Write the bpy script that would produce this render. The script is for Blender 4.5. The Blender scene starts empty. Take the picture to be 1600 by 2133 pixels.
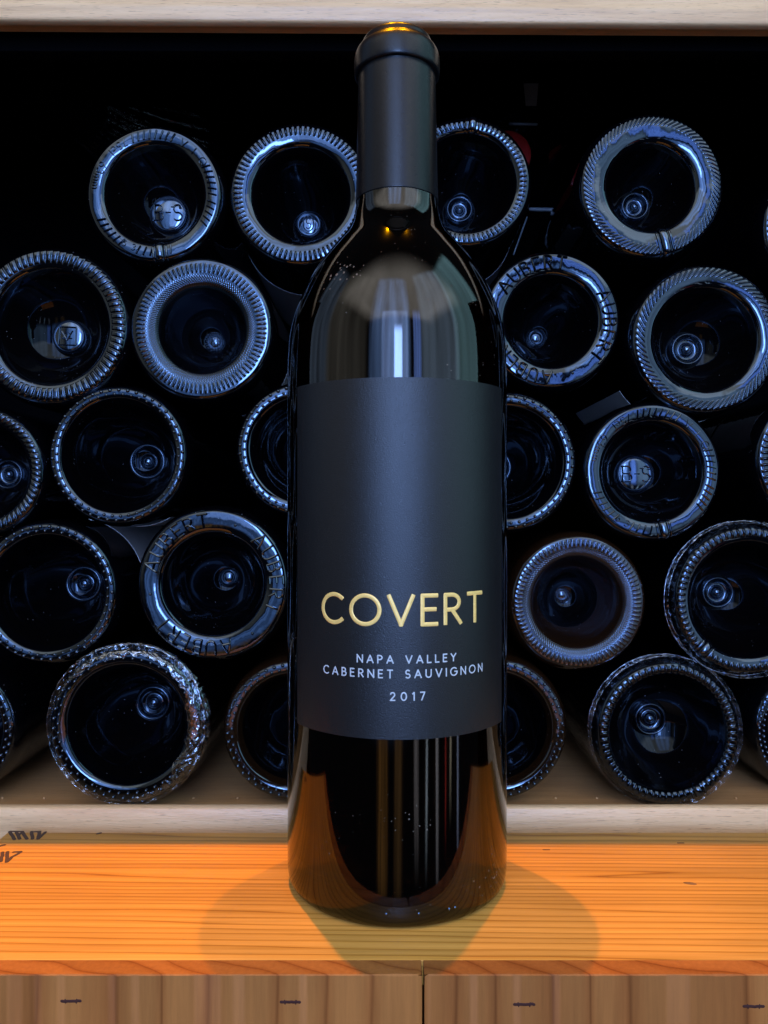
import bpy, math, random
import numpy as np
from mathutils import Vector, Matrix, noise
random.seed(7)
S = bpy.context.scene
COL = S.collection

# ------------------------------------------------------------------ camera
CZ = 0.1315            # lens height above the crate lid
D0 = 0.2797            # lens to bottle axis
F = 1602.0             # focal length in photo pixels (1600 x 2133)
cam = bpy.data.cameras.new('camera'); cam.sensor_fit = 'VERTICAL'
cam.sensor_height = 36.0; cam.lens = 36.0 * F / 2133.0
cam.clip_start = 0.005; cam.clip_end = 60
co = bpy.data.objects.new('camera', cam); COL.objects.link(co)
co.location = (0, -D0, CZ); co.rotation_euler = (math.pi / 2, 0, 0)
S.camera = co
def P(px, py, depth):
    """photo pixel + distance -> place"""
    return Vector(((px - 800) / F * depth, depth - D0, CZ + (1066.5 - py) / F * depth))

# ------------------------------------------------------------------ world, exposure
w = bpy.data.worlds.new('World'); S.world = w; w.use_nodes = True
w.node_tree.nodes['Background'].inputs[0].default_value = (.30, .36, .48, 1)
w.node_tree.nodes['Background'].inputs[1].default_value = 0.03
S.view_settings.view_transform = 'Standard'; S.view_settings.look = 'None'
S.view_settings.exposure = 0; S.view_settings.gamma = 1
S.cycles.max_bounces = 10; S.cycles.transmission_bounces = 8; S.cycles.transparent_max_bounces = 16
S.cycles.caustics_refractive = True; S.cycles.caustics_reflective = True
S.cycles.blur_glossy = 0.0
S.cycles.sample_clamp_indirect = 8.0

# ------------------------------------------------------------------ room light: windows, doorway and pale walls behind the camera
def uneven(l, tex, soft, sx=0.0, sy=0.0):
    """the lit surface a lamp stands for is uneven and fades at its borders"""
    l.use_nodes = True; nt = l.node_tree; em = nt.nodes['Emission']; L_ = nt.links
    g = nt.nodes.new('ShaderNodeNewGeometry'); mp = nt.nodes.new('ShaderNodeMapping'); nz = nt.nodes.new('ShaderNodeTexNoise')
    mp.inputs['Scale'].default_value = (5, 1.2, 1); mp.inputs['Location'].default_value = (sx, sy, 0)
    nz.inputs['Scale'].default_value = 1.3; nz.inputs['Detail'].default_value = 2
    r = nt.nodes.new('ShaderNodeMapRange'); r.inputs['From Min'].default_value = .3; r.inputs['From Max'].default_value = .7
    r.inputs['To Min'].default_value = 1 - tex; r.inputs['To Max'].default_value = 1 + tex
    L_.new(g.outputs['Parametric'], mp.inputs[0]); L_.new(mp.outputs[0], nz.inputs['Vector']); L_.new(nz.outputs['Fac'], r.inputs[0])
    out = r.outputs[0]
    sp = nt.nodes.new('ShaderNodeSeparateXYZ'); L_.new(g.outputs['Parametric'], sp.inputs[0])
    for i in (0, 1):
        for k in (0, 1):
            m_ = nt.nodes.new('ShaderNodeMapRange'); m_.interpolation_type = 'SMOOTHSTEP'
            m_.inputs['From Min'].default_value = 0 if k == 0 else 1; m_.inputs['From Max'].default_value = soft if k == 0 else 1 - soft
            L_.new(sp.outputs[i], m_.inputs[0])
            q = nt.nodes.new('ShaderNodeMath'); q.operation = 'MULTIPLY'; L_.new(out, q.inputs[0]); L_.new(m_.outputs[0], q.inputs[1]); out = q.outputs[0]
    L_.new(out, em.inputs['Strength'])
def room_lamp(name, az0, az1, el0, el1, D, col, L, tex=0.0, soft=.12):
    az = math.radians((az0 + az1) / 2); el = math.radians((el0 + el1) / 2)
    wd = 2 * D * math.tan(math.radians(az1 - az0) / 2); z0 = D * math.tan(math.radians(el0)); z1 = D * math.tan(math.radians(el1))
    l = bpy.data.lights.new(name, 'AREA'); l.shape = 'RECTANGLE'; l.size = wd; l.size_y = z1 - z0
    m = max(col); l.color = tuple(c / m for c in col)
    l.energy = L * m * math.pi * wd * (z1 - z0)
    uneven(l, tex, soft, az0, el0)
    o = bpy.data.objects.new(name, l); COL.objects.link(o)
    o.location = (D * math.sin(az), -D * math.cos(az), .15 + (z0 + z1) / 2)
    o.rotation_euler = (math.pi / 2, 0, az + math.pi); 
    d = Vector((0, 0, .15)) - o.location; d.z = 0
    o.rotation_euler = d.to_track_quat('-Z', 'Y').to_euler()
    return o
K = .85
room_lamp('doorway_light', -30, 14, -20, 60, 2.0, (.26, .47, 1.0), 2.4 * K, .8, .12)
room_lamp('window_light', -4, 5, -8, 24, 1.8, (.28, .47, 1.0), 34.0 * K, .3, .15)
room_lamp('reflection_boost_light', -17, 11, 0, 33, 1.92, (.34, .50, 1.0), 3.6 * K, .5, .08)  # added lamp, brightens the blue reflection in the standing bottle
room_lamp('curtain_light', 15, 24, -14, 34, 1.9, (.20, .36, 1.0), 4.5 * K, .5, .2)
room_lamp('side_wall_light', 21, 66, -16, 62, 2.1, (.42, .60, .85), 1.6 * K, .35, .12)
room_lamp('far_wall_light', 58, 108, -14, 62, 1.9, (.36, .70, .80), 1.7 * K, .25, .12)
room_lamp('side_window_light', 107, 113, 0, 34, 1.2, (.5, .8, 1.0), 9 * K, .6, .2)
room_lamp('cupboard_light', -80, -29, -14, 60, 2.0, (.50, .48, .42), .62 * K, .5, .15)
room_lamp('left_wall_light', -106, -72, -5, 56, 1.7, (.30, .42, .62), .8 * K, .5, .2)
for a0, a1, e0, e1, c, L in [(-22, -8, -34, -12, (1, .48, .12), .35), (-5, 6, -34, -10, (1, .55, .2), .25), (15, 21, -30, -9, (.7, .66, .7), .7),
                     (27, 30, -30, -9, (.7, .85, 1), 1.1), (37, 41, -32, -9, (.9, .9, 1), .8), (47, 49, -28, -9, (1, .1, .08), .9),
                     (52, 55, -26, -9, (1, .9, .7), 1.0), (60, 63, -30, -9, (.5, .6, .9), 1.2)]:
    o = room_lamp('bookshelf_light', a0, a1, e0, e1, 1.5, c, L * 1.7 * K, .7, .38)
    o.rotation_euler.rotate_axis('Z', math.radians(random.uniform(-5, 5)))
# pale ceiling in front of the cabinet
l = bpy.data.lights.new('ceiling_light', 'AREA'); l.shape = 'RECTANGLE'; l.size = 5.0; l.size_y = 3.4
l.color = (1.0, .94, .87); l.energy = 1.25 * math.pi * 5.0 * 3.4; uneven(l, .2, .2)
o = bpy.data.objects.new('ceiling_light', l); COL.objects.link(o); o.location = (0.2, -2.0, 1.9)
# two amber spots in the ceiling
for nm, x, e, aim, ang, bl in (('amber_spot', -.215, 172.0, -.17, 20, 1.0), ('amber_spot', .215, 104.0, -.02, 34, .7)):
    l = bpy.data.lights.new(nm, 'SPOT'); l.color = (1.0, .39, .0); l.energy = e
    l.spot_size = math.radians(ang); l.spot_blend = bl; l.shadow_soft_size = .011
    o = bpy.data.objects.new(nm, l); COL.objects.link(o); o.location = (x + .0047, .335, 2.2)
    o.rotation_euler = (Vector((aim, -.02, 0)) - o.location).to_track_quat('-Z', 'Y').to_euler()

# ------------------------------------------------------------------ object helpers
def tag(o, label=None, cat=None, group=None, kind=None):
    if label: o['label'] = label
    if cat: o['category'] = cat
    if group: o['group'] = group
    if kind: o['kind'] = kind
    return o
def empty(name, loc=(0, 0, 0), **k):
    o = bpy.data.objects.new(name, None); COL.objects.link(o); o.location = loc
    o.empty_display_size = .01
    return tag(o, **k)
def obj(name, me, mat, parent=None):
    o = bpy.data.objects.new(name, me); COL.objects.link(o)
    if mat and not me.materials: me.materials.append(mat)
    if parent: o.parent = parent
    return o
class MB:
    """collects vertices and faces for one mesh"""
    def __init__(s): s.v = []; s.f = []; s.n = 0
    def add(s, V, Fc):
        V = np.asarray(V, float).reshape(-1, 3); s.v.append(V)
        s.f.extend([tuple(i + s.n for i in f) for f in Fc]); s.n += len(V)
    def mesh(s, name='m', smooth=True, ang=40):
        me = bpy.data.meshes.new(name)
        V = np.concatenate(s.v)
        me.from_pydata(V.tolist(), [], s.f)
        if smooth:
            me.polygons.foreach_set('use_smooth', [True] * len(me.polygons))
            if ang: me.set_sharp_from_angle(angle=math.radians(ang))
        me.update()
        return me
def grid_faces(R, N, wrap=True, flip=False):
    i = np.arange(R - 1)[:, None]; j = np.arange(N if wrap else N - 1)[None, :]
    a = i * N + j; b = i * N + (j + 1) % N; c = (i + 1) * N + (j + 1) % N; d = (i + 1) * N + j
    q = np.stack([a, b, c, d] if not flip else [a, d, c, b], -1).reshape(-1, 4)
    return q
def fast_mesh(parts, name='m', ang=None, inner=None):
    """parts: list of (verts Nx3, quads Mx4) -> smooth mesh, built quickly"""
    off = 0; Vs = []; Qs = []
    for V, Q in parts:
        V = np.asarray(V, np.float32).reshape(-1, 3); Vs.append(V); Qs.append(np.asarray(Q) + off); off += len(V)
    V = np.concatenate(Vs); Q = np.concatenate(Qs).astype(np.int32)
    me = bpy.data.meshes.new(name)
    me.vertices.add(len(V)); me.vertices.foreach_set('co', V.ravel())
    me.loops.add(Q.size); me.loops.foreach_set('vertex_index', Q.ravel())
    me.polygons.add(len(Q)); me.polygons.foreach_set('loop_start', np.arange(0, Q.size, 4, dtype=np.int32))
    me.polygons.foreach_set('use_smooth', np.ones(len(Q), bool))
    me.update(calc_edges=True); me.validate()
    if ang: me.set_sharp_from_angle(angle=math.radians(ang))
    if inner:      # faces inside this radius take the punt glass, dimmed to look shaded
        c = V[Q].mean(1); rr = np.hypot(c[:, 0], c[:, 2]); k = (rr < inner) & (c[:, 1] < .08)
        me.polygons.foreach_set('material_index', k.astype(np.int32))
    return me
def chaikin(pts, n=2):
    p = np.array(pts, float)
    for _ in range(n):
        a = p[:-1] * .75 + p[1:] * .25; b = p[:-1] * .25 + p[1:] * .75
        q = np.empty((2 * len(a), p.shape[1])); q[0::2] = a; q[1::2] = b
        p = np.vstack([p[:1], q, p[-1:]])
    return p
def lathe_z(prof, n=128, a0=0, a1=2 * math.pi, wrap=True):
    prof = np.array(prof, float)
    th = np.linspace(a0, a1, n, endpoint=not wrap)
    V = np.stack([prof[:, 0:1] * np.cos(th), prof[:, 0:1] * np.sin(th), np.repeat(prof[:, 1:2], n, 1)], -1)
    return V.reshape(-1, 3), grid_faces(len(prof), n, wrap)
def lathe_y(prof, n=160, hfun=None):
    """radius, depth -> around +Y; hfun(th, r) pushes the surface towards the viewer"""
    prof = np.array(prof, float)
    th = np.linspace(0, 2 * math.pi, n, endpoint=False)
    r = prof[:, 0:1]; y = np.repeat(prof[:, 1:2], n, 1)
    if hfun is not None: y = y - hfun(th[None, :], np.repeat(r, n, 1))
    V = np.stack([r * np.cos(th), y, r * np.sin(th)], -1)
    return V.reshape(-1, 3), grid_faces(len(prof), n, True)
def box(mb, x0, x1, y0, y1, z0, z1, bev=0.0):
    if bev <= 0:
        V = [(x, y, z) for x in (x0, x1) for y in (y0, y1) for z in (z0, z1)]
        mb.add(V, [(0, 1, 3, 2), (4, 6, 7, 5), (0, 4, 5, 1), (2, 3, 7, 6), (0, 2, 6, 4), (1, 5, 7, 3)]); return
    import bmesh
    bm = bmesh.new(); bmesh.ops.create_cube(bm, size=1)
    for v in bm.verts:
        v.co = Vector(((x0 + x1) / 2 + v.co.x * (x1 - x0), (y0 + y1) / 2 + v.co.y * (y1 - y0), (z0 + z1) / 2 + v.co.z * (z1 - z0)))
    bmesh.ops.bevel(bm, geom=list(bm.edges), offset=bev, segments=3, profile=.5, affect='EDGES')
    bm.verts.index_update()
    mb.add([v.co[:] for v in bm.verts], [tuple(v.index for v in f.verts) for f in bm.faces]); bm.free()
def sweep(mb, pts, nrm, hw, hh, n=8, taper=True, kend=.45):
    """a rounded ridge along pts; nrm = surface normal at each point"""
    pts = np.array(pts, float); nrm = np.array(nrm, float)
    t = np.gradient(pts, axis=0); t /= np.linalg.norm(t, axis=1)[:, None] + 1e-12
    s = np.cross(t, nrm); s /= np.linalg.norm(s, axis=1)[:, None] + 1e-12
    a = np.linspace(0, 2 * math.pi, n, endpoint=False)
    if taper:
        e0 = pts[0] - t[0] * hw * .7; e1 = pts[-1] + t[-1] * hw * .7
        pts = np.vstack([e0, pts, e1]); s = np.vstack([s[0], s, s[-1]]); nrm = np.vstack([nrm[0], nrm, nrm[-1]])
        k = np.ones(len(pts)); k[0] = k[-1] = kend
    else: k = np.ones(len(pts))
    V = pts[:, None, :] + s[:, None, :] * (np.cos(a)[None, :, None] * hw * k[:, None, None]) + nrm[:, None, :] * (np.sin(a)[None, :, None] * hh * k[:, None, None])
    R = len(pts)
    Fc = [tuple(q) for q in grid_faces(R, n, True)] + [tuple(range(n))[::-1], tuple(range((R - 1) * n, R * n))]
    mb.add(V.reshape(-1, 3), Fc)
def ball(mb, c, r, n=10, m=6, sc=(1, 1, 1)):
    c = np.array(c); V = []; 
    for i in range(m + 1):
        p = math.pi * i / m
        for j in range(n):
            a = 2 * math.pi * j / n
            V.append((c[0] + r * sc[0] * max(math.sin(p), 1e-3) * math.cos(a), c[1] + r * sc[1] * math.cos(p), c[2] + r * sc[2] * max(math.sin(p), 1e-3) * math.sin(a)))
    mb.add(V, [tuple(q) for q in grid_faces(m + 1, n)])

# ------------------------------------------------------------------ stroke letters (unit cap height)
def arc(cx, cy, rx, ry, a0, a1, n=18):
    return [(cx + rx * math.cos(math.radians(a0 + (a1 - a0) * i / n)), cy + ry * math.sin(math.radians(a0 + (a1 - a0) * i / n))) for i in range(n + 1)]
def ln(*p):
    out = []
    for a, b in zip(p[:-1], p[1:]):
        out += [(a[0] + (b[0] - a[0]) * i / 4, a[1] + (b[1] - a[1]) * i / 4) for i in range(4)]
    return out + [p[-1]]
GL = {
 'C': (.86, [arc(.5, .5, .5, .5, 48, 312, 26)]), 'O': (1.04, [arc(.52, .5, .52, .5, 0, 360, 36)]), 'Q': (1.04, [arc(.52, .5, .52, .5, 0, 360, 36), ln((.65, .25), (.98, -.05))]),
 'G': (.96, [arc(.5, .5, .5, .5, 48, 360, 28), ln((.62, .5), (1.0, .5))]),
 'V': (.84, [ln((0, 1), (.42, 0)), ln((.42, 0), (.84, 1))]), 'A': (.84, [ln((0, 0), (.42, 1)), ln((.42, 1), (.84, 0)), ln((.15, .32), (.69, .32))]),
 'E': (.52, [ln((0, 0), (0, 1)), ln((0, 1), (.52, 1)), ln((0, .52), (.46, .52)), ln((0, 0), (.52, 0))]),
 'F': (.52, [ln((0, 0), (0, 1)), ln((0, 1), (.52, 1)), ln((0, .52), (.46, .52))]),
 'R': (.62, [ln((0, 0), (0, 1)), ln((0, 1), (.26, 1)) + arc(.26, .74, .3, .26, 90, -90, 12) + ln((.26, .48), (0, .48)), ln((.26, .48), (.62, 0))]),
 'P': (.6, [ln((0, 0), (0, 1)), ln((0, 1), (.28, 1)) + arc(.28, .73, .3, .27, 90, -90, 12) + ln((.28, .46), (0, .46))]),
 'B': (.6, [ln((0, 0), (0, 1)), ln((0, 1), (.26, 1)) + arc(.26, .76, .25, .24, 90, -90, 12) + ln((.26, .52), (0, .52)), ln((.26, .52), (.3, .52)) + arc(.3, .26, .29, .26, 90, -90, 12) + ln((.3, 0), (0, 0))]),
 'T': (.66, [ln((0, 1), (.66, 1)), ln((.33, 1), (.33, 0))]), 'N': (.76, [ln((0, 0), (0, 1)), ln((0, 1), (.76, 0)), ln((.76, 0), (.76, 1))]),
 'M': (.9, [ln((0, 0), (0, 1)), ln((0, 1), (.45, .2)), ln((.45, .2), (.9, 1)), ln((.9, 1), (.9, 0))]),
 'L': (.5, [ln((0, 1), (0, 0)), ln((0, 0), (.5, 0))]), 'Y': (.76, [ln((0, 1), (.38, .48)), ln((.76, 1), (.38, .48)), ln((.38, .48), (.38, 0))]),
 'U': (.7, [ln((0, 1), (0, .35)) + arc(.35, .35, .35, .35, 180, 360, 14) + ln((.7, .35), (.7, 1))]), 'I': (.0, [ln((0, 0), (0, 1))]),
 'S': (.56, [arc(.28, .74, .25, .26, 40, 250, 14) + arc(.28, .25, .28, .26, 80, -140, 14)]),
 'H': (.7, [ln((0, 0), (0, 1)), ln((.7, 0), (.7, 1)), ln((0, .5), (.7, .5))]),
 '2': (.58, [arc(.28, .72, .27, .28, 165, -35, 14) + ln((.5, .56), (0, 0)), ln((0, 0), (.58, 0))]),
 '0': (.68, [arc(.34, .5, .34, .5, 0, 360, 28)]), '1': (.22, [ln((0, .82), (.2, 1)), ln((.2, 1), (.2, 0))]), '7': (.56, [ln((0, 1), (.56, 1)), ln((.56, 1), (.16, 0))]),
 '5': (.54, [ln((.48, 1), (.1, 1)), ln((.1, 1), (.06, .56)), arc(.25, .32, .29, .32, 130, -150, 14)]),
 '6': (.58, [arc(.29, .3, .29, .3, 0, 360, 20), arc(.62, .3, .62, .7, 180, 112, 8)]),
 '3': (.54, [arc(.24, .75, .26, .25, 150, -80, 12), arc(.24, .27, .3, .27, 80, -150, 12)]),
 'c': (.5, [arc(.3, .3, .3, .3, 50, 310, 14)]), 'l': (0, [ln((0, 0), (0, 1))]),
 'm': (.8, [ln((0, 0), (0, .6)), arc(.2, .4, .2, .2, 180, 0, 8) + ln((.4, .4), (.4, 0)), arc(.6, .4, .2, .2, 180, 0, 8) + ln((.8, .4), (.8, 0))]),
 '/': (.0, [ln((-.05, .05), (.05, .95))]), '.': (.0, [ln((-.02, .45), (.02, .55))]), '-': (.3, [ln((0, .5), (.3, .5))]), ' ': (.4, []),
}
def text_width(t, gap, fit=None):
    return sum(GL[c][0] for c in t) + gap * (len(t) - 1)
def layout(t, gap):
    x = 0; out = []
    for c in t:
        wd, st = GL[c]
        out += [[(x + p[0], p[1]) for p in s] for s in st]
        x += wd + gap
    return out, x - gap

# ------------------------------------------------------------------ materials
def mat(name):
    m = bpy.data.materials.new(name); m.use_nodes = True
    nt = m.node_tree; b = nt.nodes['Principled BSDF']
    return m, nt, b
def N(nt, t, **k):
    n = nt.nodes.new(t)
    for a, v in k.items(): setattr(n, a, v)
    return n
def setin(n, **k):
    for a, v in k.items(): n.inputs[a.replace('_', ' ')].default_value = v
def ramp(nt, stops, interp='LINEAR'):
    r = nt.nodes.new('ShaderNodeValToRGB'); r.color_ramp.interpolation = interp
    while len(r.color_ramp.elements) < len(stops): r.color_ramp.elements.new(.5)
    for e, (p, c) in zip(r.color_ramp.elements, stops):
        e.position = p; e.color = (*c, 1) if len(c) == 3 else c
    return r
def coords(nt, scale=(1, 1, 1), rot=(0, 0, 0)):
    tc = N(nt, 'ShaderNodeTexCoord'); mp = N(nt, 'ShaderNodeMapping')
    mp.inputs['Scale'].default_value = scale; mp.inputs['Rotation'].default_value = rot
    nt.links.new(tc.outputs['Object'], mp.inputs[0]); return mp.outputs[0]
def noise_tex(nt, vec, scale, detail=4, rough=.55, dist=0):
    n = N(nt, 'ShaderNodeTexNoise'); n.inputs['Scale'].default_value = scale; n.inputs['Detail'].default_value = detail
    n.inputs['Roughness'].default_value = rough; n.inputs['Distortion'].default_value = dist
    nt.links.new(vec, n.inputs['Vector']); return n.outputs['Fac']
def math_n(nt, op, a, b=None, clamp=False):
    n = N(nt, 'ShaderNodeMath', operation=op); n.use_clamp = clamp
    for i, v in enumerate((a, b)):
        if v is None: continue
        if isinstance(v, (int, float)): n.inputs[i].default_value = v
        else: nt.links.new(v, n.inputs[i])
    return n.outputs[0]
def mixcol(nt, fac, a, b, mode='MIX'):
    n = N(nt, 'ShaderNodeMix', data_type='RGBA', blend_type=mode)
    for i, v in ((0, fac), (6, a), (7, b)):
        if isinstance(v, (int, float)): n.inputs[i].default_value = v
        elif isinstance(v, tuple): n.inputs[i].default_value = (*v, 1)
        else: nt.links.new(v, n.inputs[i])
    return n.outputs[2]
def bump(nt, b, h, strength, dist):
    n = N(nt, 'ShaderNodeBump'); n.inputs['Strength'].default_value = strength; n.inputs['Distance'].default_value = dist
    nt.links.new(h, n.inputs['Height']); nt.links.new(n.outputs[0], b.inputs['Normal']); return n

def dust_layer(nt, b, scale, cut, base):
    """sparse pale dust specks on glass"""
    v = N(nt, 'ShaderNodeTexVoronoi'); v.inputs['Scale'].default_value = scale
    nt.links.new(coords(nt), v.inputs['Vector'])
    nz = noise_tex(nt, coords(nt), 60, 2)
    lim = math_n(nt, 'MULTIPLY', nz, cut)
    sp = math_n(nt, 'LESS_THAN', v.outputs['Distance'], lim)
    sel = N(nt, 'ShaderNodeSeparateColor'); nt.links.new(v.outputs['Color'], sel.inputs[0])
    sp = math_n(nt, 'MULTIPLY', sp, math_n(nt, 'GREATER_THAN', sel.outputs[0], .95))
    return sp

def glass_opaque(name, base, rough, ior, bump_s=.15):
    m, nt, b = mat(name)
    b.inputs['Roughness'].default_value = rough; b.inputs['IOR'].default_value = ior
    b.inputs['Specular Tint'].default_value = (.60, .78, 1.0, 1)      # blue of the room light tinted into the reflections
    sp = dust_layer(nt, b, 700, .28, base)
    c = mixcol(nt, sp, base, (.14, .14, .15)); nt.links.new(c, b.inputs['Base Color'])
    r = noise_tex(nt, coords(nt), 35, 5, .6)
    mr = N(nt, 'ShaderNodeMapRange'); mr.inputs['From Min'].default_value = .35; mr.inputs['From Max'].default_value = .75
    mr.inputs['To Min'].default_value = rough * .6; mr.inputs['To Max'].default_value = rough * 1.9
    nt.links.new(r, mr.inputs[0]); nt.links.new(mr.outputs[0], b.inputs['Roughness'])
    h = noise_tex(nt, coords(nt), 90, 3, .5)
    bump(nt, b, h, bump_s, .0012)
    return m
M = {}
M['glass_back'] = glass_opaque('dark_bottle_glass', (.0010, .0010, .0016), .045, 1.85, .16)
M['glass_brown'] = glass_opaque('brown_bottle_glass', (.012, .005, .002), .075, 1.9, .18)
M['glass_punt'] = glass_opaque('dimmed_punt_glass', (.0012, .0010, .0012), .04, 1.33, .05)  # reflections cut down so the punt hollow reads as shaded
M['glass_emboss'] = glass_opaque('embossed_bottle_glass', (.002, .002, .003), .07, 2.2, .1)

# hero bottle glass
m, nt, b = mat('amber_black_glass'); M['hero_glass'] = m
b.inputs['Base Color'].default_value = (.20, .095, .03, 1); b.inputs['Roughness'].default_value = .05; b.inputs['IOR'].default_value = 1.57
b.inputs['Transmission Weight'].default_value = 1.0
d = N(nt, 'ShaderNodeBsdfDiffuse'); d.inputs[0].default_value = (.55, .45, .33, 1)
v = N(nt, 'ShaderNodeTexVoronoi'); v.inputs['Scale'].default_value = 900; nt.links.new(coords(nt), v.inputs['Vector'])
sel = N(nt, 'ShaderNodeSeparateColor'); nt.links.new(v.outputs['Color'], sel.inputs[0])
nz = noise_tex(nt, coords(nt), 45, 3)
lim = math_n(nt, 'MULTIPLY', math_n(nt, 'POWER', nz, 5.0), 2.2)
sp = math_n(nt, 'MULTIPLY', math_n(nt, 'LESS_THAN', v.outputs['Distance'], lim), math_n(nt, 'GREATER_THAN', sel.outputs[0], .80))
sp = math_n(nt, 'MULTIPLY', sp, .20)
mx = N(nt, 'ShaderNodeMixShader'); nt.links.new(sp, mx.inputs[0]); nt.links.new(b.outputs[0], mx.inputs[1]); nt.links.new(d.outputs[0], mx.inputs[2])
nt.links.new(mx.outputs[0], nt.nodes['Material Output'].inputs[0])
m, nt, b = mat('red_wine'); M['wine'] = m
b.inputs['Base Color'].default_value = (.006, .0025, .002, 1); b.inputs['Roughness'].default_value = .05; b.inputs['IOR'].default_value = 1.33
b.inputs['Specular IOR Level'].default_value = .15

def satin(name, col, rough, grain, gs, spec=.5, bs=.25):
    m, nt, b = mat(name)
    b.inputs['Roughness'].default_value = rough; b.inputs['Specular IOR Level'].default_value = spec
    n1 = noise_tex(nt, coords(nt), grain, 5, .65)
    c = mixcol(nt, n1, tuple(x * .82 for x in col), tuple(x * 1.18 for x in col)); nt.links.new(c, b.inputs['Base Color'])
    n2 = noise_tex(nt, coords(nt), gs, 4, .6)
    mr = N(nt, 'ShaderNodeMapRange'); mr.inputs['To Min'].default_value = rough - .08; mr.inputs['To Max'].default_value = rough + .08
    nt.links.new(n2, mr.inputs[0]); nt.links.new(mr.outputs[0], b.inputs['Roughness'])
    bump(nt, b, n2, bs, .0003)
    return m
M['label_paper'] = satin('charcoal_label_paper', (.010, .0098, .0095), .30, 300, 2600, .44, .40)
M['capsule'] = satin('charcoal_capsule_foil', (.005, .005, .0055), .30, 200, 900, .30, .12)
M['gold'] = satin('gold_foil', (1.0, .62, .17), .42, 300, 900, .6, .3)
M['gold'].node_tree.nodes['Principled BSDF'].inputs['Metallic'].default_value = .2
M['silver_ink'] = satin('silver_ink', (.50, .52, .53), .45, 500, 900)
M['paper'] = satin('pale_label_paper', (.42, .40, .38), .6, 100, 800)
M['paper_dark'] = satin('grey_label_paper', (.16, .16, .17), .55, 100, 800)
M['red_foil'] = satin('red_capsule_foil', (.30, .012, .010), .32, 100, 700)
M['black_metal'] = satin('black_cabinet_lining', (.0022, .0022, .0026), .9, 60, 400, .0)
M['grey_metal'] = satin('grey_wire', (.10, .11, .12), .35, 100, 500)
M['burn'] = satin('burnt_brand_ink', (.075, .036, .022), .8, 700, 900)
M['knot'] = satin('wood_knot', (.24, .11, .035), .7, 900, 900)
M['steel_dark'] = satin('dark_staple', (.055, .020, .015), .7, 300, 500, .1)

# beech: pale with short flecks along x
def beech(name, k=1.0, w=(1, 1, 1)):
    m, nt, b = mat(name)
    n1 = noise_tex(nt, coords(nt, (6, 90, 90)), 3, 5, .6, .4)
    r1 = ramp(nt, [(.25, tuple(k * a * c for a, c in zip((.60, .34, .155), w))), (.55, tuple(k * a * c for a, c in zip((.76, .46, .22), w))), (.85, tuple(k * a * c for a, c in zip((.84, .54, .28), w)))]); nt.links.new(n1, r1.inputs[0])
    n2 = noise_tex(nt, coords(nt, (60, 900, 900)), 3, 2, .5)
    r2 = ramp(nt, [(.62, (0, 0, 0)), (.72, (1, 1, 1))]); nt.links.new(n2, r2.inputs[0])
    c = mixcol(nt, math_n(nt, 'MULTIPLY', r2.outputs[0], .55), r1.outputs[0], (.26 * k, .13 * k, .06 * k)); nt.links.new(c, b.inputs['Base Color'])
    b.inputs['Roughness'].default_value = .33; b.inputs['Specular IOR Level'].default_value = .5
    bump(nt, b, n2, .35, .0005)
    return m
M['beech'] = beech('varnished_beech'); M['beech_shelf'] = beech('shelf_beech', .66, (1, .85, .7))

def conifer(name, tfun, light, mid, dark, sharp=.72, rough=.5, kn=.5, pores=(20, 900, 900), bmp=.25):
    """softwood with annual rings: tfun(nt) gives the ring count across the grain"""
    m, nt, b = mat(name)
    t = tfun(nt)
    fr = math_n(nt, 'FRACT', t)
    r = ramp(nt, [(0, dark), (.05, mid), (.22, light), (sharp, light), (.93, mid), (1.0, dark)]); nt.links.new(fr, r.inputs[0])
    n2 = noise_tex(nt, coords(nt), 26, 4, .6)
    c = mixcol(nt, .55, r.outputs[0], mixcol(nt, n2, tuple(x * .80 for x in light), tuple(x * 1.12 for x in light)), 'MULTIPLY')
    gain = N(nt, 'ShaderNodeMix', data_type='RGBA', blend_type='MIX'); 
    c2 = mixcol(nt, kn, c, r.outputs[0])
    wn_ = N(nt, 'ShaderNodeTexWhiteNoise', noise_dimensions='1D'); nt.links.new(math_n(nt, 'FLOOR', t), wn_.inputs['W'])
    tone = math_n(nt, 'ADD', math_n(nt, 'MULTIPLY', wn_.outputs['Value'], .22), .86)
    po = noise_tex(nt, coords(nt, pores), 1, 4, .65)
    tone = math_n(nt, 'MULTIPLY', tone, math_n(nt, 'ADD', math_n(nt, 'MULTIPLY', po, .55), .74))
    big = noise_tex(nt, coords(nt), 14, 3, .5)
    tone = math_n(nt, 'MULTIPLY', tone, math_n(nt, 'ADD', math_n(nt, 'MULTIPLY', big, .40), .80))
    hs = N(nt, 'ShaderNodeHueSaturation'); nt.links.new(tone, hs.inputs['Value']); nt.links.new(c2, hs.inputs['Color']); c2 = hs.outputs[0]
    nt.links.new(c2, b.inputs['Base Color'])
    b.inputs['Roughness'].default_value = rough; b.inputs['Specular IOR Level'].default_value = .12
    fine = noise_tex(nt, coords(nt, pores), 2, 3, .6)
    bump(nt, b, math_n(nt, 'ADD', math_n(nt, 'MULTIPLY', fr, -.6), math_n(nt, 'MULTIPLY', fine, .8)), bmp, .0004)
    return m
def sep(nt, v):
    s = N(nt, 'ShaderNodeSeparateXYZ'); nt.links.new(v, s.inputs[0]); return s.outputs
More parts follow.
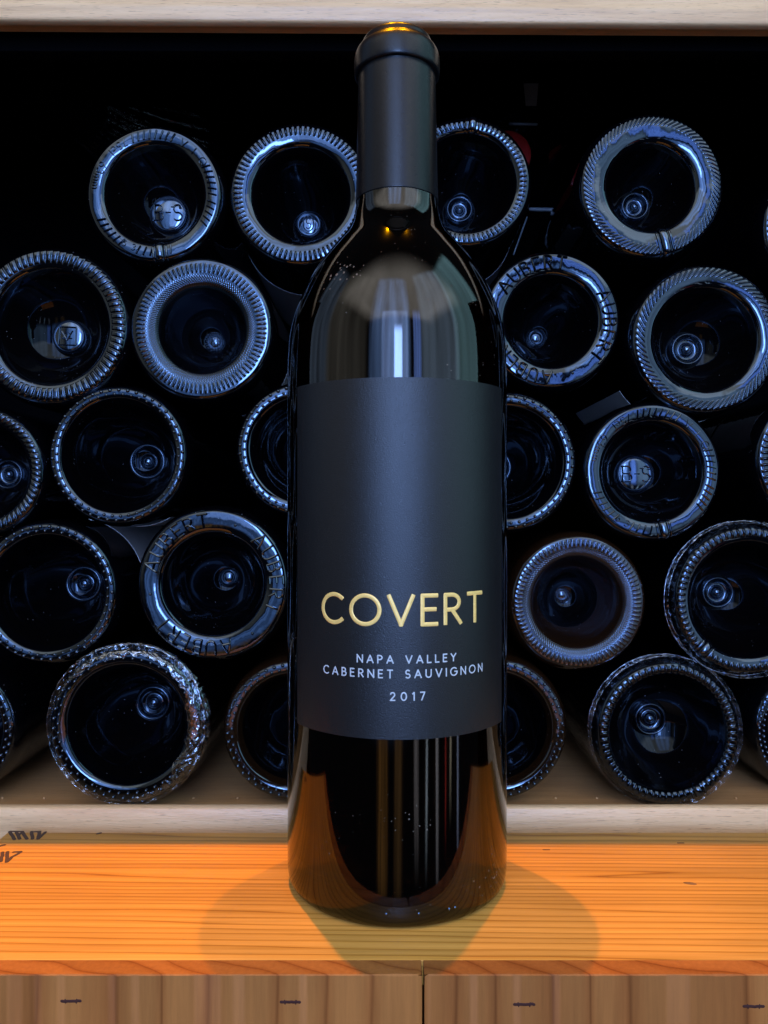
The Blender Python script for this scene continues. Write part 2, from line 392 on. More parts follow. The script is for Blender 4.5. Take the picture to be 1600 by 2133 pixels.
def lid_t(nt):
    v = coords(nt); s = sep(nt, v)
    n = noise_tex(nt, coords(nt, (1.6, 22, 1)), 2.2, 3, .55)
    n1 = noise_tex(nt, coords(nt, (.35, 60, 1)), 1, 2, .5)
    a = math_n(nt, 'MULTIPLY', s[1], 300.0)
    a = math_n(nt, 'ADD', a, math_n(nt, 'MULTIPLY', s[0], 5.0))
    a = math_n(nt, 'ADD', a, math_n(nt, 'MULTIPLY', n, 2.2))
    return math_n(nt, 'ADD', a, math_n(nt, 'MULTIPLY', n1, 5.0))
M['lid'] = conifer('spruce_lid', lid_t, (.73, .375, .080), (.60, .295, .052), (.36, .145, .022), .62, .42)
def front_t(off, sl):
    def f(nt):
        s = sep(nt, coords(nt)); n = noise_tex(nt, coords(nt, (30, 30, 3)), 1, 3, .5); n2 = noise_tex(nt, coords(nt, (22, 1, 1)), 1, 1, .5)
        a = math_n(nt, 'MULTIPLY', s[0], 62.0)
        a = math_n(nt, 'ADD', a, math_n(nt, 'MULTIPLY', s[1], sl))
        a = math_n(nt, 'ADD', a, math_n(nt, 'MULTIPLY', n, .8)); a = math_n(nt, 'ADD', a, math_n(nt, 'MULTIPLY', n2, 3.5))
        return math_n(nt, 'ADD', a, off)
    return f
M['front_a'] = conifer('shaded_end_board', front_t(.1, 150.0), (.43, .170, .042), (.37, .136, .032), (.25, .082, .018), .70, .55, .5, (700, 700, 40), .12)  # same wood as the lid, darkened for the weaker light on the front
M['front_b'] = conifer('shaded_end_board_right', front_t(.55, 110.0), (.42, .162, .040), (.36, .128, .030), (.23, .074, .016), .66, .55, .5, (700, 700, 40), .12)  # right board, darkened likewise for the weaker light

# clear crinkled film
def film(name, lo, hi, sc, seed=0, cut=(.45, .75)):
    m, nt, b = mat(name)
    nt.nodes.remove(b)
    tr = N(nt, 'ShaderNodeBsdfTransparent'); gl = N(nt, 'ShaderNodeBsdfGlossy'); gl.inputs['Roughness'].default_value = .05
    gl.inputs['Color'].default_value = (.95, .97, 1, 1)
    v = coords(nt, sc)
    n = noise_tex(nt, v, 5 + seed, 3, .55, 2.4)
    ab = math_n(nt, 'ABSOLUTE', math_n(nt, 'SUBTRACT', n, .5))
    n3 = noise_tex(nt, v, 8 + seed, 2, .5, 2.2)
    ab2 = math_n(nt, 'ABSOLUTE', math_n(nt, 'SUBTRACT', n3, .5))
    bp = N(nt, 'ShaderNodeBump'); bp.inputs['Strength'].default_value = .35; bp.inputs['Distance'].default_value = .0025
    nt.links.new(math_n(nt, 'ADD', ab, math_n(nt, 'MULTIPLY', ab2, .5)), bp.inputs['Height']); nt.links.new(bp.outputs[0], gl.inputs['Normal'])
    r = ramp(nt, [(0, (hi,) * 3), (.010, (hi * .5,) * 3), (.035, (lo * 3,) * 3), (.15, (lo,) * 3)]); nt.links.new(math_n(nt, 'MINIMUM', ab, ab2), r.inputs[0])
    lw = N(nt, 'ShaderNodeLayerWeight'); lw.inputs[0].default_value = .25
    f = math_n(nt, 'ADD', r.outputs[0], math_n(nt, 'MULTIPLY', lw.outputs['Facing'], .12), True)
    mx = N(nt, 'ShaderNodeMixShader'); nt.links.new(f, mx.inputs[0]); nt.links.new(tr.outputs[0], mx.inputs[1]); nt.links.new(gl.outputs[0], mx.inputs[2])
    nt.links.new(mx.outputs[0], nt.nodes['Material Output'].inputs[0])
    return m
M['film_front'] = film('clear_crinkled_film', .05, .38, (14, 14, 14))
M['film_back'] = film('streaked_stretched_film', .06, .8, (45, 8, 45), 2)  # creases mixed glossier for stronger streaks
M['film_body'] = film('clear_stretched_film', .008, .55, (60, 5, 60), 1)

# ------------------------------------------------------------------ cabinet, shelves
LIPZ = CZ - (1677 - 1066.5) / F * .3275
SHZ = -.0165
def board(name, y0, z0, prof, mat_, parent, x0=-.36, x1=.36, nx=40, tilt=0.0):
    """prof: closed outline in (y, z)"""
    p = np.array(prof); xs = np.linspace(x0, x1, nx)
    V = np.stack([np.repeat(xs[:, None], len(p), 1), y0 + np.repeat(p[None, :, 0], nx, 0), z0 + np.repeat(p[None, :, 1], nx, 0) + tilt * xs[:, None]], -1)
    mb = MB(); n = len(p)
    mb.add(V.reshape(-1, 3), [tuple(q) for q in grid_faces(nx, n, True)] + [tuple(range(n)), tuple(range((nx - 1) * n, nx * n))[::-1]])
    return obj(name, mb.mesh(name, ang=50), mat_, parent)
lower = empty('display_shelf', (0, 0, 0), label='lower pale beech shelf holding the stack of lying bottles', cat='shelf', group='beech shelves of the cabinet')
yl = .325 - D0
prof = chaikin([(.0025, 0), (.0008, -.0003), (0, -.0015), (0, -.02), (0, -.05), (.012, -.05), (.012, -.026), (.0045, -.0255), (.0045, -.0012), (.0038, 0), (.0025, 0)], 1)[:-1]
board('front_rail', yl, LIPZ, prof, M['beech'], lower)
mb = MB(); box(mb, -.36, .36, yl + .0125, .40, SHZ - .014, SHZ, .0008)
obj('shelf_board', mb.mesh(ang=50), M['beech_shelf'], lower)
mb = MB()
for px in (5, 92, 403, 495, 1157, 1243, 1533):
    p = P(px, 1662, .397); mb = MB(); ball(mb, (p.x, p.y, SHZ + .0003), .0006, sc=(1, 1, .8)); obj('pin', mb.mesh(), M['beech'], lower)
upper = empty('upper_shelf', (0, 0, 0), label='upper pale beech shelf rail crossing the top of the picture', cat='shelf', group='beech shelves of the cabinet')
yu = .358 - D0; zu = CZ + (1066.5 - 46) / F * .358
prof = chaikin([(.0046, .0001), (.0040, 0), (.0010, .0002), (.0002, .0012), (.0001, .0045), (-.0003, .0066), (-.0001, .0080), (.0002, .0092), (.0003, .03), (.006, .032), (.014, .031), (.0145, .018), (.0145, .002), (.0050, .002), (.0046, .0001)], 1)[:-1]
board('front_rail', yu, zu, prof, M['beech'], upper, tilt=-.0062)
mb = MB(); box(mb, -.36, .36, yu + .0165, yu + .0265, zu - .0035, zu + .0785, .0006)  # top carried up out of view to keep lamp light off the bottles
obj('shelf_bracket', mb.mesh(ang=50), M['black_metal'], upper)
mb = MB(); box(mb, -.37, .37, yu + .0268, .41, zu + .070, zu + .078)  # front edge brought forward to close a gap that leaked lamp light
obj('shelf_board', mb.mesh(ang=50), M['black_metal'], upper)
cab = empty('wine_cabinet', (0, 0, 0), label='black interior of the wine cabinet behind the bottles', cat='cabinet')
for nm, bx in (('back_panel', (-.37, .37, .402, .41, -.12, .43)), ('side_panel', (-.378, -.37, .04, .41, -.12, .435)), ('side_panel', (.37, .378, -.04, .41, -.12, .43)),
               ('bottom_panel', (-.37, .37, -.03, .402, -.128, -.12))):
    mb = MB(); box(mb, bx[0], bx[1], bx[2], bx[3], bx[4], bx[5], .0008); obj(nm, mb.mesh(ang=50), M['black_metal'], cab)

# ------------------------------------------------------------------ crate
crate = empty('wine_crate', (0, 0, 0), label='wooden wine crate lying flat under the standing bottle', cat='crate')
XL, XR = -.1545, .178
yf = .2186 - D0; yj = .2256 - D0; yb = .3155 - D0
mb = MB(); box(mb, XL, XR, yj + .0002, yb, -.0075, 0, .0004); obj('lid', mb.mesh(ang=50), M['lid'], crate)
xs = P(882, 2033, .2186).x
def end_board(x0, x1, m_, seed):
    """front board with slightly ragged top edge"""
    rnd = random.Random(seed); n = 150
    xs_ = np.linspace(x0, x1, n); rows = []
    for i, x in enumerate(xs_):
        j = .00035 * noise.noise(Vector((x * 130, seed, 0))) + .00025 * noise.noise(Vector((x * 600, seed, 3)))
        if abs(x - P(1190 if seed == 2 else 110, 2033, .2186).x) < .0035: j += .0006 * noise.noise(Vector((x * 1500, 2, 2)))
        e = .0006 if (i == 0 or i == n - 1) else 0
        rows.append([(x, yj, 0), (x, yf + .0002 + abs(j), -.0 - e), (x, yf + e, -.0003 - max(j, 0)), (x, yf + e, -.11), (x, yj, -.11)])
    V = np.array(rows); mb = MB(); mb.add(V.reshape(-1, 3), [tuple(q) for q in grid_faces(n, 5, True)] + [tuple(range(5)), tuple(range((n - 1) * 5, n * 5))[::-1]])
    return obj('end_board', mb.mesh(ang=35), m_, crate)
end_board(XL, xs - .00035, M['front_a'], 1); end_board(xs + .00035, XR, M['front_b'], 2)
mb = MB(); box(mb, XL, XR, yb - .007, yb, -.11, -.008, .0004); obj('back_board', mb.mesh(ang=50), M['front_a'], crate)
for x0 in (XL, XR - .007):
    mb = MB(); box(mb, x0, x0 + .007, yj + .0003, yb - .0073, -.11, -.008, .0004); obj('side_board', mb.mesh(ang=50), M['front_b'], crate)
mb = MB(); box(mb, XL + .0072, XR - .0072, yj + .0003, yb - .0073, -.11, -.103, .0004); obj('bottom_board', mb.mesh(ang=50), M['lid'], crate)
for px, py, wd in ((148, 2085, 40), (605, 2087, 40), (1092, 2092, 42), (1570, 2096, 42)):
    p = P(px, py, .2186); mb = MB(); h = wd / 2 / F * .2186; nn = 9
    pts = [(p.x - h + 2 * h * i / nn, yf - .00004, p.z + .00025 * noise.noise(Vector((px + i * 1.7, 0, 0)))) for i in range(nn + 1)]
    sweep(mb, pts, [(0, -1, 0)] * len(pts), .00042, .0001); 
    for s in (-1, 1): sweep(mb, [(p.x + s * h * .55, yf - .00004, p.z - .0006), (p.x + s * h * .6, yf - .00004, p.z + .0005)], [(0, -1, 0)] * 2, .0002, .00008)
    obj('staple', mb.mesh(), M['steel_dark'], crate)
def lid_pt(px, py):
    dep = CZ * F / (py - 1066.5); return Vector(((px - 800) / F * dep, dep - D0, 0))
def brand(strokes, name):
    mb = MB()
    for s in strokes:
        q = [lid_pt(*a) for a in s]; pts = []
        for a, c in zip(q[:-1], q[1:]): pts += [a.lerp(c, i / 5) for i in range(5)]
        pts.append(q[-1])
        pts = [(a.x + .0003 * noise.noise(a * 900), a.y, .00003) for a in pts]
        sweep(mb, pts, [(0, 0, 1)] * len(pts), .0007, .00008)
    obj(name, mb.mesh(), M['burn'], crate)
brand([[(20, 1732), (31, 1749)], [(34, 1732), (41, 1748)], [(38, 1740), (46, 1734)], [(47, 1733), (56, 1748)], [(66, 1732), (68, 1748)], [(82, 1733), (79, 1748)], [(79, 1748), (95, 1733)], [(20, 1732), (48, 1732)], [(66, 1733), (84, 1732)]], 'burnt_lettering')
brand([[(-8, 1776), (2, 1795)], [(2, 1795), (6, 1775)], [(16, 1774), (14, 1796)], [(14, 1796), (26, 1785)], [(26, 1785), (44, 1775)], [(28, 1775), (44, 1774)], [(-6, 1764), (10, 1760)]], 'burnt_lettering')
brand([[(202, 1737), (211, 1735)]], 'burnt_mark')
mb = MB(); c = lid_pt(1437, 1840); V = []
for i in range(3):
    for j in range(18):
        a = 2 * math.pi * j / 18; rr = (.0001, .6, 1)[i] * (1 + .3 * noise.noise(Vector((math.cos(a), math.sin(a), 5))))
        V.append((c.x + .0022 * rr * math.cos(a), c.y + .0010 * rr * math.sin(a) - .1 * .0032 * rr * math.cos(a), .00035 - .00032 * i / 2))
mb.add(V, [tuple(q) for q in grid_faces(3, 18)]); obj('knot', mb.mesh(), M['knot'], crate)
for px, py in ((1138, 1770), (1418, 1756)):
    mb = MB(); q = lid_pt(px, py); sweep(mb, [(q.x - .0012, q.y, 0.00002), (q.x + .0012, q.y, .00002)], [(0, 0, 1)] * 2, .0004, .00006); obj('burnt_mark', mb.mesh(), M['burn'], crate)

# ------------------------------------------------------------------ standing bottle
R = .0395; AX = .0047
hero = empty('wine_bottle', (AX, 0, 0), label='tall upright dark bottle with charcoal label and gold COVERT lettering', cat='bottle')
outer = [(0.0002, .020), (.012, .018), (.022, .010), (.0300, .0022), (.0340, 0), (.0372, .0002), (.0388, .0018), (.03945, .0050), (R, .012), (R, .06), (R, .12), (R, .160), (R, .172), (R, .1806), (.0392, .1890), (.0385, .1960), (.0366, .2035), (.0335, .2110), (.0290, .2190), (.0235, .2262), (.0188, .2316), (.0162, .2360), (.0151, .2405), (.0146, .2450), (.0142, .26), (.0138, .28), (.0138, .292), (.0002, .292)]
po = chaikin(outer, 2)
obj('glass_body', fast_mesh([lathe_z(po, 220)], 'glass'), M['hero_glass'], hero)
inner = [(.0002, .024), (.013, .022), (.024, .014), (.0315, .0085), (.0350, .011), (.0362, .018), (.0362, .06), (.0362, .12), (.0362, .172), (.0360, .182), (.0350, .194), (.0325, .2035), (.0290, .2115), (.0240, .2200), (.0185, .2268), (.0145, .2322), (.0122, .2380), (.0112, .2440), (.0106, .26), (.0102, .27), (.0002, .27)]
obj('wine_fill', fast_mesh([lathe_z(chaikin(inner, 2), 160)], 'wine'), M['wine'], hero)
cap = chaikin([(.01485, .2435), (.01500, .2437), (.01500, .2440), (.0148, .25), (.0144, .27), (.0141, .2870), (.0140, .2886), (.01405, .2893)], 1).tolist() + \
      chaikin([(.0152, .2894), (.01555, .2900), (.0156, .2930), (.0155, .2955), (.0150, .2973), (.0143, .2984), (.0135, .2989), (.0130, .2998), (.0127, .3011), (.0121, .3021), (.0110, .3027), (.0060, .3028), (.0002, .3028)], 2).tolist()
obj('capsule', fast_mesh([lathe_z(cap, 160)], 'capsule', ang=60), M['capsule'], hero)
# label: a thin curved sheet; angle measured from the side facing the lens
def cyl(a, r, z): return (r * math.sin(a), -r * math.cos(a), z)
LA0, LA1 = math.radians(-58.6), math.radians(62.6); LZ0, LZ1 = .0604, .1736; rl = R + .00022
na, nz_ = 120, 60
th = np.linspace(LA0, LA1, na); zz = np.linspace(LZ0, LZ1, nz_)
V = [cyl(a, rl, z) for z in zz for a in th]
mb = MB(); mb.add(V, [tuple(q) for q in grid_faces(nz_, na, False)])
edge = [(a, LZ0) for a in th] + [(LA1, z) for z in zz[1:]] + [(a, LZ1) for a in th[::-1][1:]] + [(LA0, z) for z in zz[::-1][1:-1]]
E = [cyl(a, rl, z) for a, z in edge] + [cyl(a, R - .00005, z) for a, z in edge]; n = len(edge)
mb.add(E, [(i, n + i, n + (i + 1) % n, (i + 1) % n) for i in range(n)])
lab = obj('label', mb.mesh(ang=60), M['label_paper'], hero)
def label_text(name, t, a_c, z_base, cap_h, width, hw, hh, m_):
    gap = .2
    base = text_width(t, 0); gap = (width / cap_h - base) / (len(t) - 1)
    st, wtot = layout(t, gap); mb = MB()
    for k, s in enumerate(st):
        pts = []; nr = []
        for (u, v) in s:
            a = a_c + (u - wtot / 2) * cap_h / rl
            pts.append(cyl(a, rl + hh * .15 + k * 2e-7, z_base + v * cap_h)); nr.append((math.sin(a), -math.cos(a), 0))
        sweep(mb, pts, nr, hw, hh, 10, kend=.95)
    return obj(name, mb.mesh(ang=60), m_, lab)
label_text('gold_lettering', 'COVERT', math.radians(2.4), .0963, 0.0090, .0558, .00066, .00014, M['gold'])
label_text('silver_lettering', 'NAPA VALLEY', math.radians(3.9), .0843, .0023, .0322, .00021, .00005, M['silver_ink'])
label_text('silver_lettering', 'CABERNET SAUVIGNON', math.radians(3.0), .0797, .0024, .0560, .00021, .00005, M['silver_ink'])
label_text('silver_lettering', '2017', math.radians(3.9), .0727, .0024, .0108, .00021, .00005, M['silver_ink'])
# moulding marks low on the glass
mb = MB()
for px in (800, 868, 933, 946):
    a = math.asin(max(-1, min(1, (px - 827) / F * .242 / R)))
    ball(mb, cyl(a, .0392, .0058), .0006)
obj('mould_dot', mb.mesh(), M['glass_emboss'], hero)

# ------------------------------------------------------------------ lying bottles
GR = 'bottles stacked on their sides with bases to the front'
def window(x, a, b, s):
    return np.clip((x - a) / s, 0, 1) * np.clip((b - x) / s, 0, 1)
def lying(px, py, rpx, depth, style, label, hole=.70, punt=.030, tip='ring', logo=None, notch=None, start=None, tipr=.0085,
          kn=72, knA=.0012, k0=.82, k1=.96, skew=0., plate=False, paper=None, brown=False, rot=(0, 0), length=.295, wrap=None, body=1.0):
    r = rpx * 1.04 / F * depth
    c = P(px, py, depth)
    root = empty('lying_wine_bottle', c, label=label, cat='bottle', group=GR)
    root.rotation_euler = (math.radians(rot[0]), 0, math.radians(rot[1]))
    rb = r * body
    hole = hole - .035; ringw = .94 - hole
    pr = [(rb, .060), (rb, .030), (rb, .013), (rb * .998, .0085), (r * .982, .0046), (r * .955, .0020), (r * .925, .0006), (r * .895, .0001), (r * (hole + .55 * ringw), 0), (r * (hole + .30 * ringw), .0004), (r * (hole + .12 * ringw), .0014),
          (r * hole, .0038), (r * hole * .94, .0085), (r * hole * .84, punt * .50), (r * hole * .68, punt * .74), (r * hole * .46, punt * .90), (r * hole * .24, punt * .985), (r * .0012, punt)]
    pr = chaikin(pr, 3)
    split = np.argmax(pr[:, 1] < .012)
    # fine zone from the heel to just inside the punt
    inner_i = np.argmax(pr[:, 0] < r * hole * (.60 if style == 'fine' else .9))
    zone = pr[split - 1:inner_i + 1]
    zone = np.vstack([np.column_stack([np.linspace(a[0], b_[0], 4)[:-1], np.linspace(a[1], b_[1], 4)[:-1]]) for a, b_ in zip(zone[:-1], zone[1:])] + [zone[-1:]]) if style in ('knurl', 'fine') else zone
    seedv = (px * .37 + py * .11) % 10
    def h(th, rr):
        s = rr / r
        base = .00008 * np.sin(3 * th + seedv + s * 6) * window(s, hole, 1.0, .06) + .00005 * np.sin(7 * th + seedv * 2 - s * 9) * window(s, hole, 1.0, .06) + .00002 * np.sin(17 * th + s * 20) * window(s, hole, 1.0, .06)
        if style in ('knurl', 'fine'):
            ph = th * kn + skew * (s - .9) * kn
            jit = .75 + .25 * np.sin(th * 5 + seedv) * np.sin(th * 11 + 1)
            ridge = np.clip(np.cos(ph), 0, 1) ** 1.2 if not plate else 1 - np.abs(np.cos(ph / 2)) ** 7 * 1.15
            q0, q1 = k0 - .055, k1 - .055
            wn = np.sin(np.clip((s - q0) / (q1 - q0), 0, 1) * math.pi) ** (.8 if not plate else .45)
            base = base + knA * ridge * wn * jit
            if notch is not None:
                d = np.abs((th - math.radians(notch) + math.pi) % (2 * math.pi) - math.pi)
                base = base * np.clip((d - .10) / .05, 0, 1)
        if style == 'fine':
            rows = np.sin(s * 2 * math.pi / .035) * np.cos(th * kn * 1.5 + np.floor(s / .035) * 1.57)
            base = base + .00012 * rows * window(s, hole * .55, k0 - .06, .05)
        return base
    nth = kn * 14 if style in ('knurl', 'fine') else 240
    gm = M['glass_brown'] if brown else M['glass_back']
    body_pr = [(rb, length * .12)] 
    neck = chaikin([(rb, .058), (rb, .12), (rb, length * .60), (rb * .97, length * .65), (rb * .75, length * .71), (.017, length * .76), (.0145, length * .80), (.0145, length * .98), (.0155, length * .985), (.0155, length), (.0002, length)], 2)
    parts = [lathe_y(np.vstack([neck[::-1], pr[:split]]), 160), lathe_y(zone, nth, h), lathe_y(pr[inner_i - 0:], 160)]
    V, Q = parts[0]; 
    me = fast_mesh(parts, 'lying_glass', inner=r * hole * (.97 if style != 'fine' else .72)); me.materials.append(gm); me.materials.append(M['glass_punt'])
    obj('glass_body', me, gm, root)
    surf = lambda rr: float(np.interp(rr, pr[::-1][:, 0], pr[::-1][:, 1]))
    def ring_pt(ang, rr, up=0.0):
        return (rr * math.cos(ang), surf(rr) - up, rr * math.sin(ang))
    NR = (0, -1, 0)
    def ring_strokes(mb, t, a_start, rbase, hgt, gap, hw, hh, inward=False):
        st, wt = layout(t, gap)
        for s in st:
            pts = []
            for (u, v) in s:
                if not inward: ang = a_start - u * hgt / (rbase + hgt * .5); rr = rbase + v * hgt
                else: ang = a_start + u * hgt / (rbase + hgt * .5); rr = rbase + (1 - v) * hgt
                pts.append(ring_pt(ang, rr, hh * .2))
            sweep(mb, pts, [NR] * len(pts), hw, hh, 8)
        return wt * hgt / (rbase + hgt * .5)
    if style == 'dots':
        mb = MB()
        n = kn
        for i in range(n):
            a = 2 * math.pi * i / n + seedv * .01
            if notch is not None and abs((a - math.radians(notch) + math.pi) % (2 * math.pi) - math.pi) < .13: continue
            ball(mb, ring_pt(a, r * .900, .0001), .00100, 10, 6)
            a += math.pi / n; ball(mb, ring_pt(a, r * .842, .0001), .00085, 10, 6)
        obj('raised_dots', mb.mesh(), M['glass_emboss'], root)
    if style == 'aubert':
        mb = MB(); hgt = r * ringw * .54; rbase = r * (hole + ringw * .30)
        for k in range(3):
            a = math.radians(start - 120 * k)
            ring_strokes(mb, 'AUBERT', a, rbase, hgt, .42, .00062, .0010)
            ball(mb, ring_pt(a - math.radians(99), rbase + hgt * .45), .0008)
        obj('embossed_lettering', mb.mesh(), M['glass_emboss'], root)
    if style == 'ticks':
        mb = MB(); hgt = r * ringw * .42; rbase = r * (hole + ringw * .34)
        a = math.radians(start)
        ring_strokes(mb, '75cl  63mm', a, rbase, hgt * .9, .34, .00026, .0004, True)
        segs = [(start - 8, start - 48), (start - 92, start - 120), (start - 128, start - 150), (start + 88, start + 118), (start + 136, start + 168)]
        ring_strokes(mb, 'V I Q', math.radians(start - 56), rbase, hgt * .9, .5, .00026, .0004)
        for a0, a1 in segs:
            k = int(abs(a1 - a0) / 5.4)
            for i in range(k + 1):
                a_ = a0 + (a1 - a0) * i / k
                if abs((a_ - notch + 180) % 360 - 180) < 9: continue
                a_ = math.radians(a_)
                pts = [ring_pt(a_ + .035, rbase, .0001), ring_pt(a_ + .018, rbase + hgt * .5, .0001), ring_pt(a_, rbase + hgt, .0001)]
                sweep(mb, pts, [NR] * 3, .00048, .0008)
        ring_strokes(mb, '6 3', math.radians(start + 120), rbase, hgt * .8, .3, .00024, .0004, True)
        obj('embossed_lettering', mb.mesh(), M['glass_emboss'], root)
    if notch is not None:
        mb = MB(); a = math.radians(notch)
        rs = np.linspace(r * (hole + .02), r * .965, 10)
        sweep(mb, [(q * math.cos(a), surf(q) - .0006, q * math.sin(a)) for q in rs], [NR] * 10, .0021, .0013, 12)
        for s in (-1, 1):
            dx, dz = -math.sin(a) * .0033 * s, math.cos(a) * .0033 * s
            sweep(mb, [(q * math.cos(a) + dx, surf(q) - .0002, q * math.sin(a) + dz) for q in rs], [NR] * 10, .0006, .0006, 8)
        obj('mould_notch', mb.mesh(), M['glass_emboss'], root)
    # pontil
    mb = MB()
    if tip == 'disc':
        prf = chaikin([(tipr * 1.05, punt + .001), (tipr * 1.0, punt - .0030), (tipr * .9, punt - .0040), (tipr * .5, punt - .0046), (.0001, punt - .0048)], 2)
        V, Q = lathe_y(prf, 64); mb.add(V, [tuple(q) for q in Q])
    elif tip == 'ring':
        prf = chaikin([(tipr * 1.25, punt + .0004), (tipr * 1.08, punt - .0012), (tipr * .98, punt - .0036), (tipr * .86, punt - .0036), (tipr * .72, punt - .0010), (tipr * .45, punt - .0004), (tipr * .36, punt - .0020), (tipr * .22, punt - .0036), (.0001, punt - .0040)], 2)
        V, Q = lathe_y(prf, 64); mb.add(V, [tuple(q) for q in Q])
    else:
        ball(mb, (0, punt, 0), tipr, 24, 14, (1, .6, 1))
    ponto = obj('pontil_boss', mb.mesh(ang=None), gm if tip != 'disc' else M['glass_emboss'], root)
    if logo:
        mb = MB(); yy = punt - .0050
        if logo == 'BS':
            hgt = tipr * .85; x0 = -tipr * .74
            for s in layout('B-S', .18)[0]:
                sweep(mb, [(x0 + u * hgt * .98, yy + .0002, (v - .5) * hgt) for u, v in s], [NR] * len(s), .00040, .0005)
            for xx, zz_ in ((x0 - .0004, .5), (x0 - .0004, -.5), (x0 + hgt * .98 * 1.2, .36), (x0 + hgt * .98 * 1.72, .30)):
                sweep(mb, [(xx - .0006, yy + .0002, zz_ * hgt), (xx + .0006, yy + .0002, zz_ * hgt)], [NR] * 2, .0003, .0004)
        elif logo == 'crest':
            q = tipr * .55
            for pth in ([(-q, -q), (q * .9, -q * 1.05), (q, q * .9), (-q * .8, q), (-q, -q)], [(-q * .6, q * .5), (0, -q * .5), (q * .6, q * .5)], [(-q * .5, -q * .3), (q * .5, -q * .3)]):
                for a_, b_ in zip(pth[:-1], pth[1:]):
                    sweep(mb, [(a_[0], yy + .0003, a_[1]), ((a_[0] + b_[0]) / 2, yy + .0003, (a_[1] + b_[1]) / 2), (b_[0], yy + .0003, b_[1])], [NR] * 3, .0004, .0005)
            for s in (arc(0, 0, q * .35, q * .35, 0, 360, 16),):
                sweep(mb, [(u, yy + .0003, v) for u, v in s], [NR] * len(s), .0003, .0005)
        elif logo == 'S':
            for s in [arc(0, 0, tipr * .42, tipr * .62, 0, 360, 20), [(u * tipr * .7 - tipr * .2, v * tipr * .8 - tipr * .4) for u, v in GL['S'][1][0]]]:
                sweep(mb, [(u, yy + .0004, v) for u, v in s], [NR] * len(s), .00035, .0005)
        elif logo == 'stipple':
            for i in range(-4, 5):
                for j in range(-4, 5):
                    u, v = (i + .5 * (j % 2)) * tipr * .22, j * tipr * .2
                    if math.hypot(u, v) < tipr * .85: ball(mb, (u, punt - tipr * .6 * math.sqrt(max(0, 1 - (u * u + v * v) / tipr ** 2)), v), .0004, 6, 4)
        obj('embossed_mark', mb.mesh(), M['glass_emboss'], ponto if False else root)
    if paper:
        a0, a1, y0, y1, mm = paper; rp = rb + .0002; th = np.linspace(math.radians(a0), math.radians(a1), 60)
        ys = np.linspace(y0, y1, 8)
        V = [(rp * math.cos(t_), y, rp * math.sin(t_)) for y in ys for t_ in th]
        V2 = [(v[0] * (rb - .0001) / rp, v[1], v[2] * (rb - .0001) / rp) for v in V]
        mb = MB(); nv = len(V); q = [tuple(x) for x in grid_faces(8, 60, False)]
        rim = [(i, i + 1) for i in range(59)] + [(7 * 60 + i, 7 * 60 + i + 1) for i in range(59)] + [(j * 60, (j + 1) * 60) for j in range(7)] + [(j * 60 + 59, (j + 1) * 60 + 59) for j in range(7)]
        mb.add(V + V2, q + [tuple(nv + k for k in reversed(f)) for f in q] + [(a_, b_, b_ + nv, a_ + nv) for a_, b_ in rim])
        obj('label', mb.mesh(ang=60), mm, root)
    # cellophane
    if wrap:
        rng = random.Random(int(px))
        nt_ = 360; rows = 26
        def wn(t, k, s): return noise.noise(Vector((math.cos(t) * k, math.sin(t) * k, s)))
        V = np.zeros((rows, nt_, 3))
        for j in range(nt_):
            t = 2 * math.pi * j / nt_
            cov = wrap['cov'](t)
            s_in = 1.03 - cov * (1 + .45 * wn(t, 3.1, 2) + .30 * wn(t, 11, 5))
            for i in range(rows):
                f = i / (rows - 1)
                s = 1.02 + (s_in - 1.02) * f
                yb_ = surf(min(r * s, rb)) if s < body else .010
                tw = t + .55 * f; cr = .0008 * (1 - abs(wn(tw, 9, f * 1.3)) * 2.6) * max(0, .4 + wn(t, 3, 1 + f)) + .0004 * abs(wn(tw * 1.0, 22, f * 2))
                wob = 1 + .010 * wn(t, 17, i * .35)
                y = (yb_ * (.35 if f < .2 else 1)) - .0006 - cr * (1.2 if cov > .1 else .3)
                if i == 0: y = .012; 
                V[i, j] = (r * s * wob * math.cos(t), y, r * s * wob * math.sin(t))
        P1 = (V.reshape(-1, 3), grid_faces(rows, nt_, True))
        rws = 40; W = np.zeros((rws, nt_, 3))
        for j in range(nt_):
            t = 2 * math.pi * j / nt_
            for i in range(rws):
                y = .012 + (length * .62) * i / (rws - 1)
                rr = rb * (1.022 + .020 * abs(wn(t, 5, y * 25)) + .012 * wn(t, 16, y * 20 + 3) + .05 * wrap.get('loose', 0) * max(0, math.cos(t - math.radians(wrap.get('la', 45)))) * min(1, i / 3))
                W[i, j] = (rr * math.cos(t), y, rr * math.sin(t))
        W[0] = V[0]
        wp = obj('plastic_wrap', fast_mesh([P1], 'wrap'), M['film_front'], root)
        obj('wrap_sleeve', fast_mesh([(W.reshape(-1, 3), grid_faces(rws, nt_, True))], 'sleeve'), M['film_body'], wp)
    return root

PB, PD = M['paper'], M['paper_dark']
lying(320, 402, 143, .388, 'ticks', 'lying bottle marked B-S at upper left with a notch at the bottom of its ring', hole=.71, punt=.030, tip='disc', tipr=.0098, logo='BS', notch=276, start=118)
lying(626, 402, 150, .392, 'knurl', 'knurled bottle base just left of the standing bottle neck, S crest inside', hole=.66, punt=.046, tip='disc', tipr=.0070, logo='S', kn=80, k0=.83, paper=(190, 330, .05, .16, PD))
lying(972, 377, 136, .394, 'knurl', 'notched knurled bottle base right of the standing bottle neck', hole=.74, punt=.040, tip='ring', tipr=.0072, notch=84, kn=74, knA=.0007, k0=.84, k1=.95, paper=(250, 350, .07, .17, PD))
lying(1359, 385, 151, .386, 'knurl', 'knurled bottle base at upper right with a notch low on its wide ring', hole=.60, punt=.030, tip='ring', tipr=.0072, notch=283, kn=88, skew=1.2, k0=.85, k1=.975, knA=.0008)
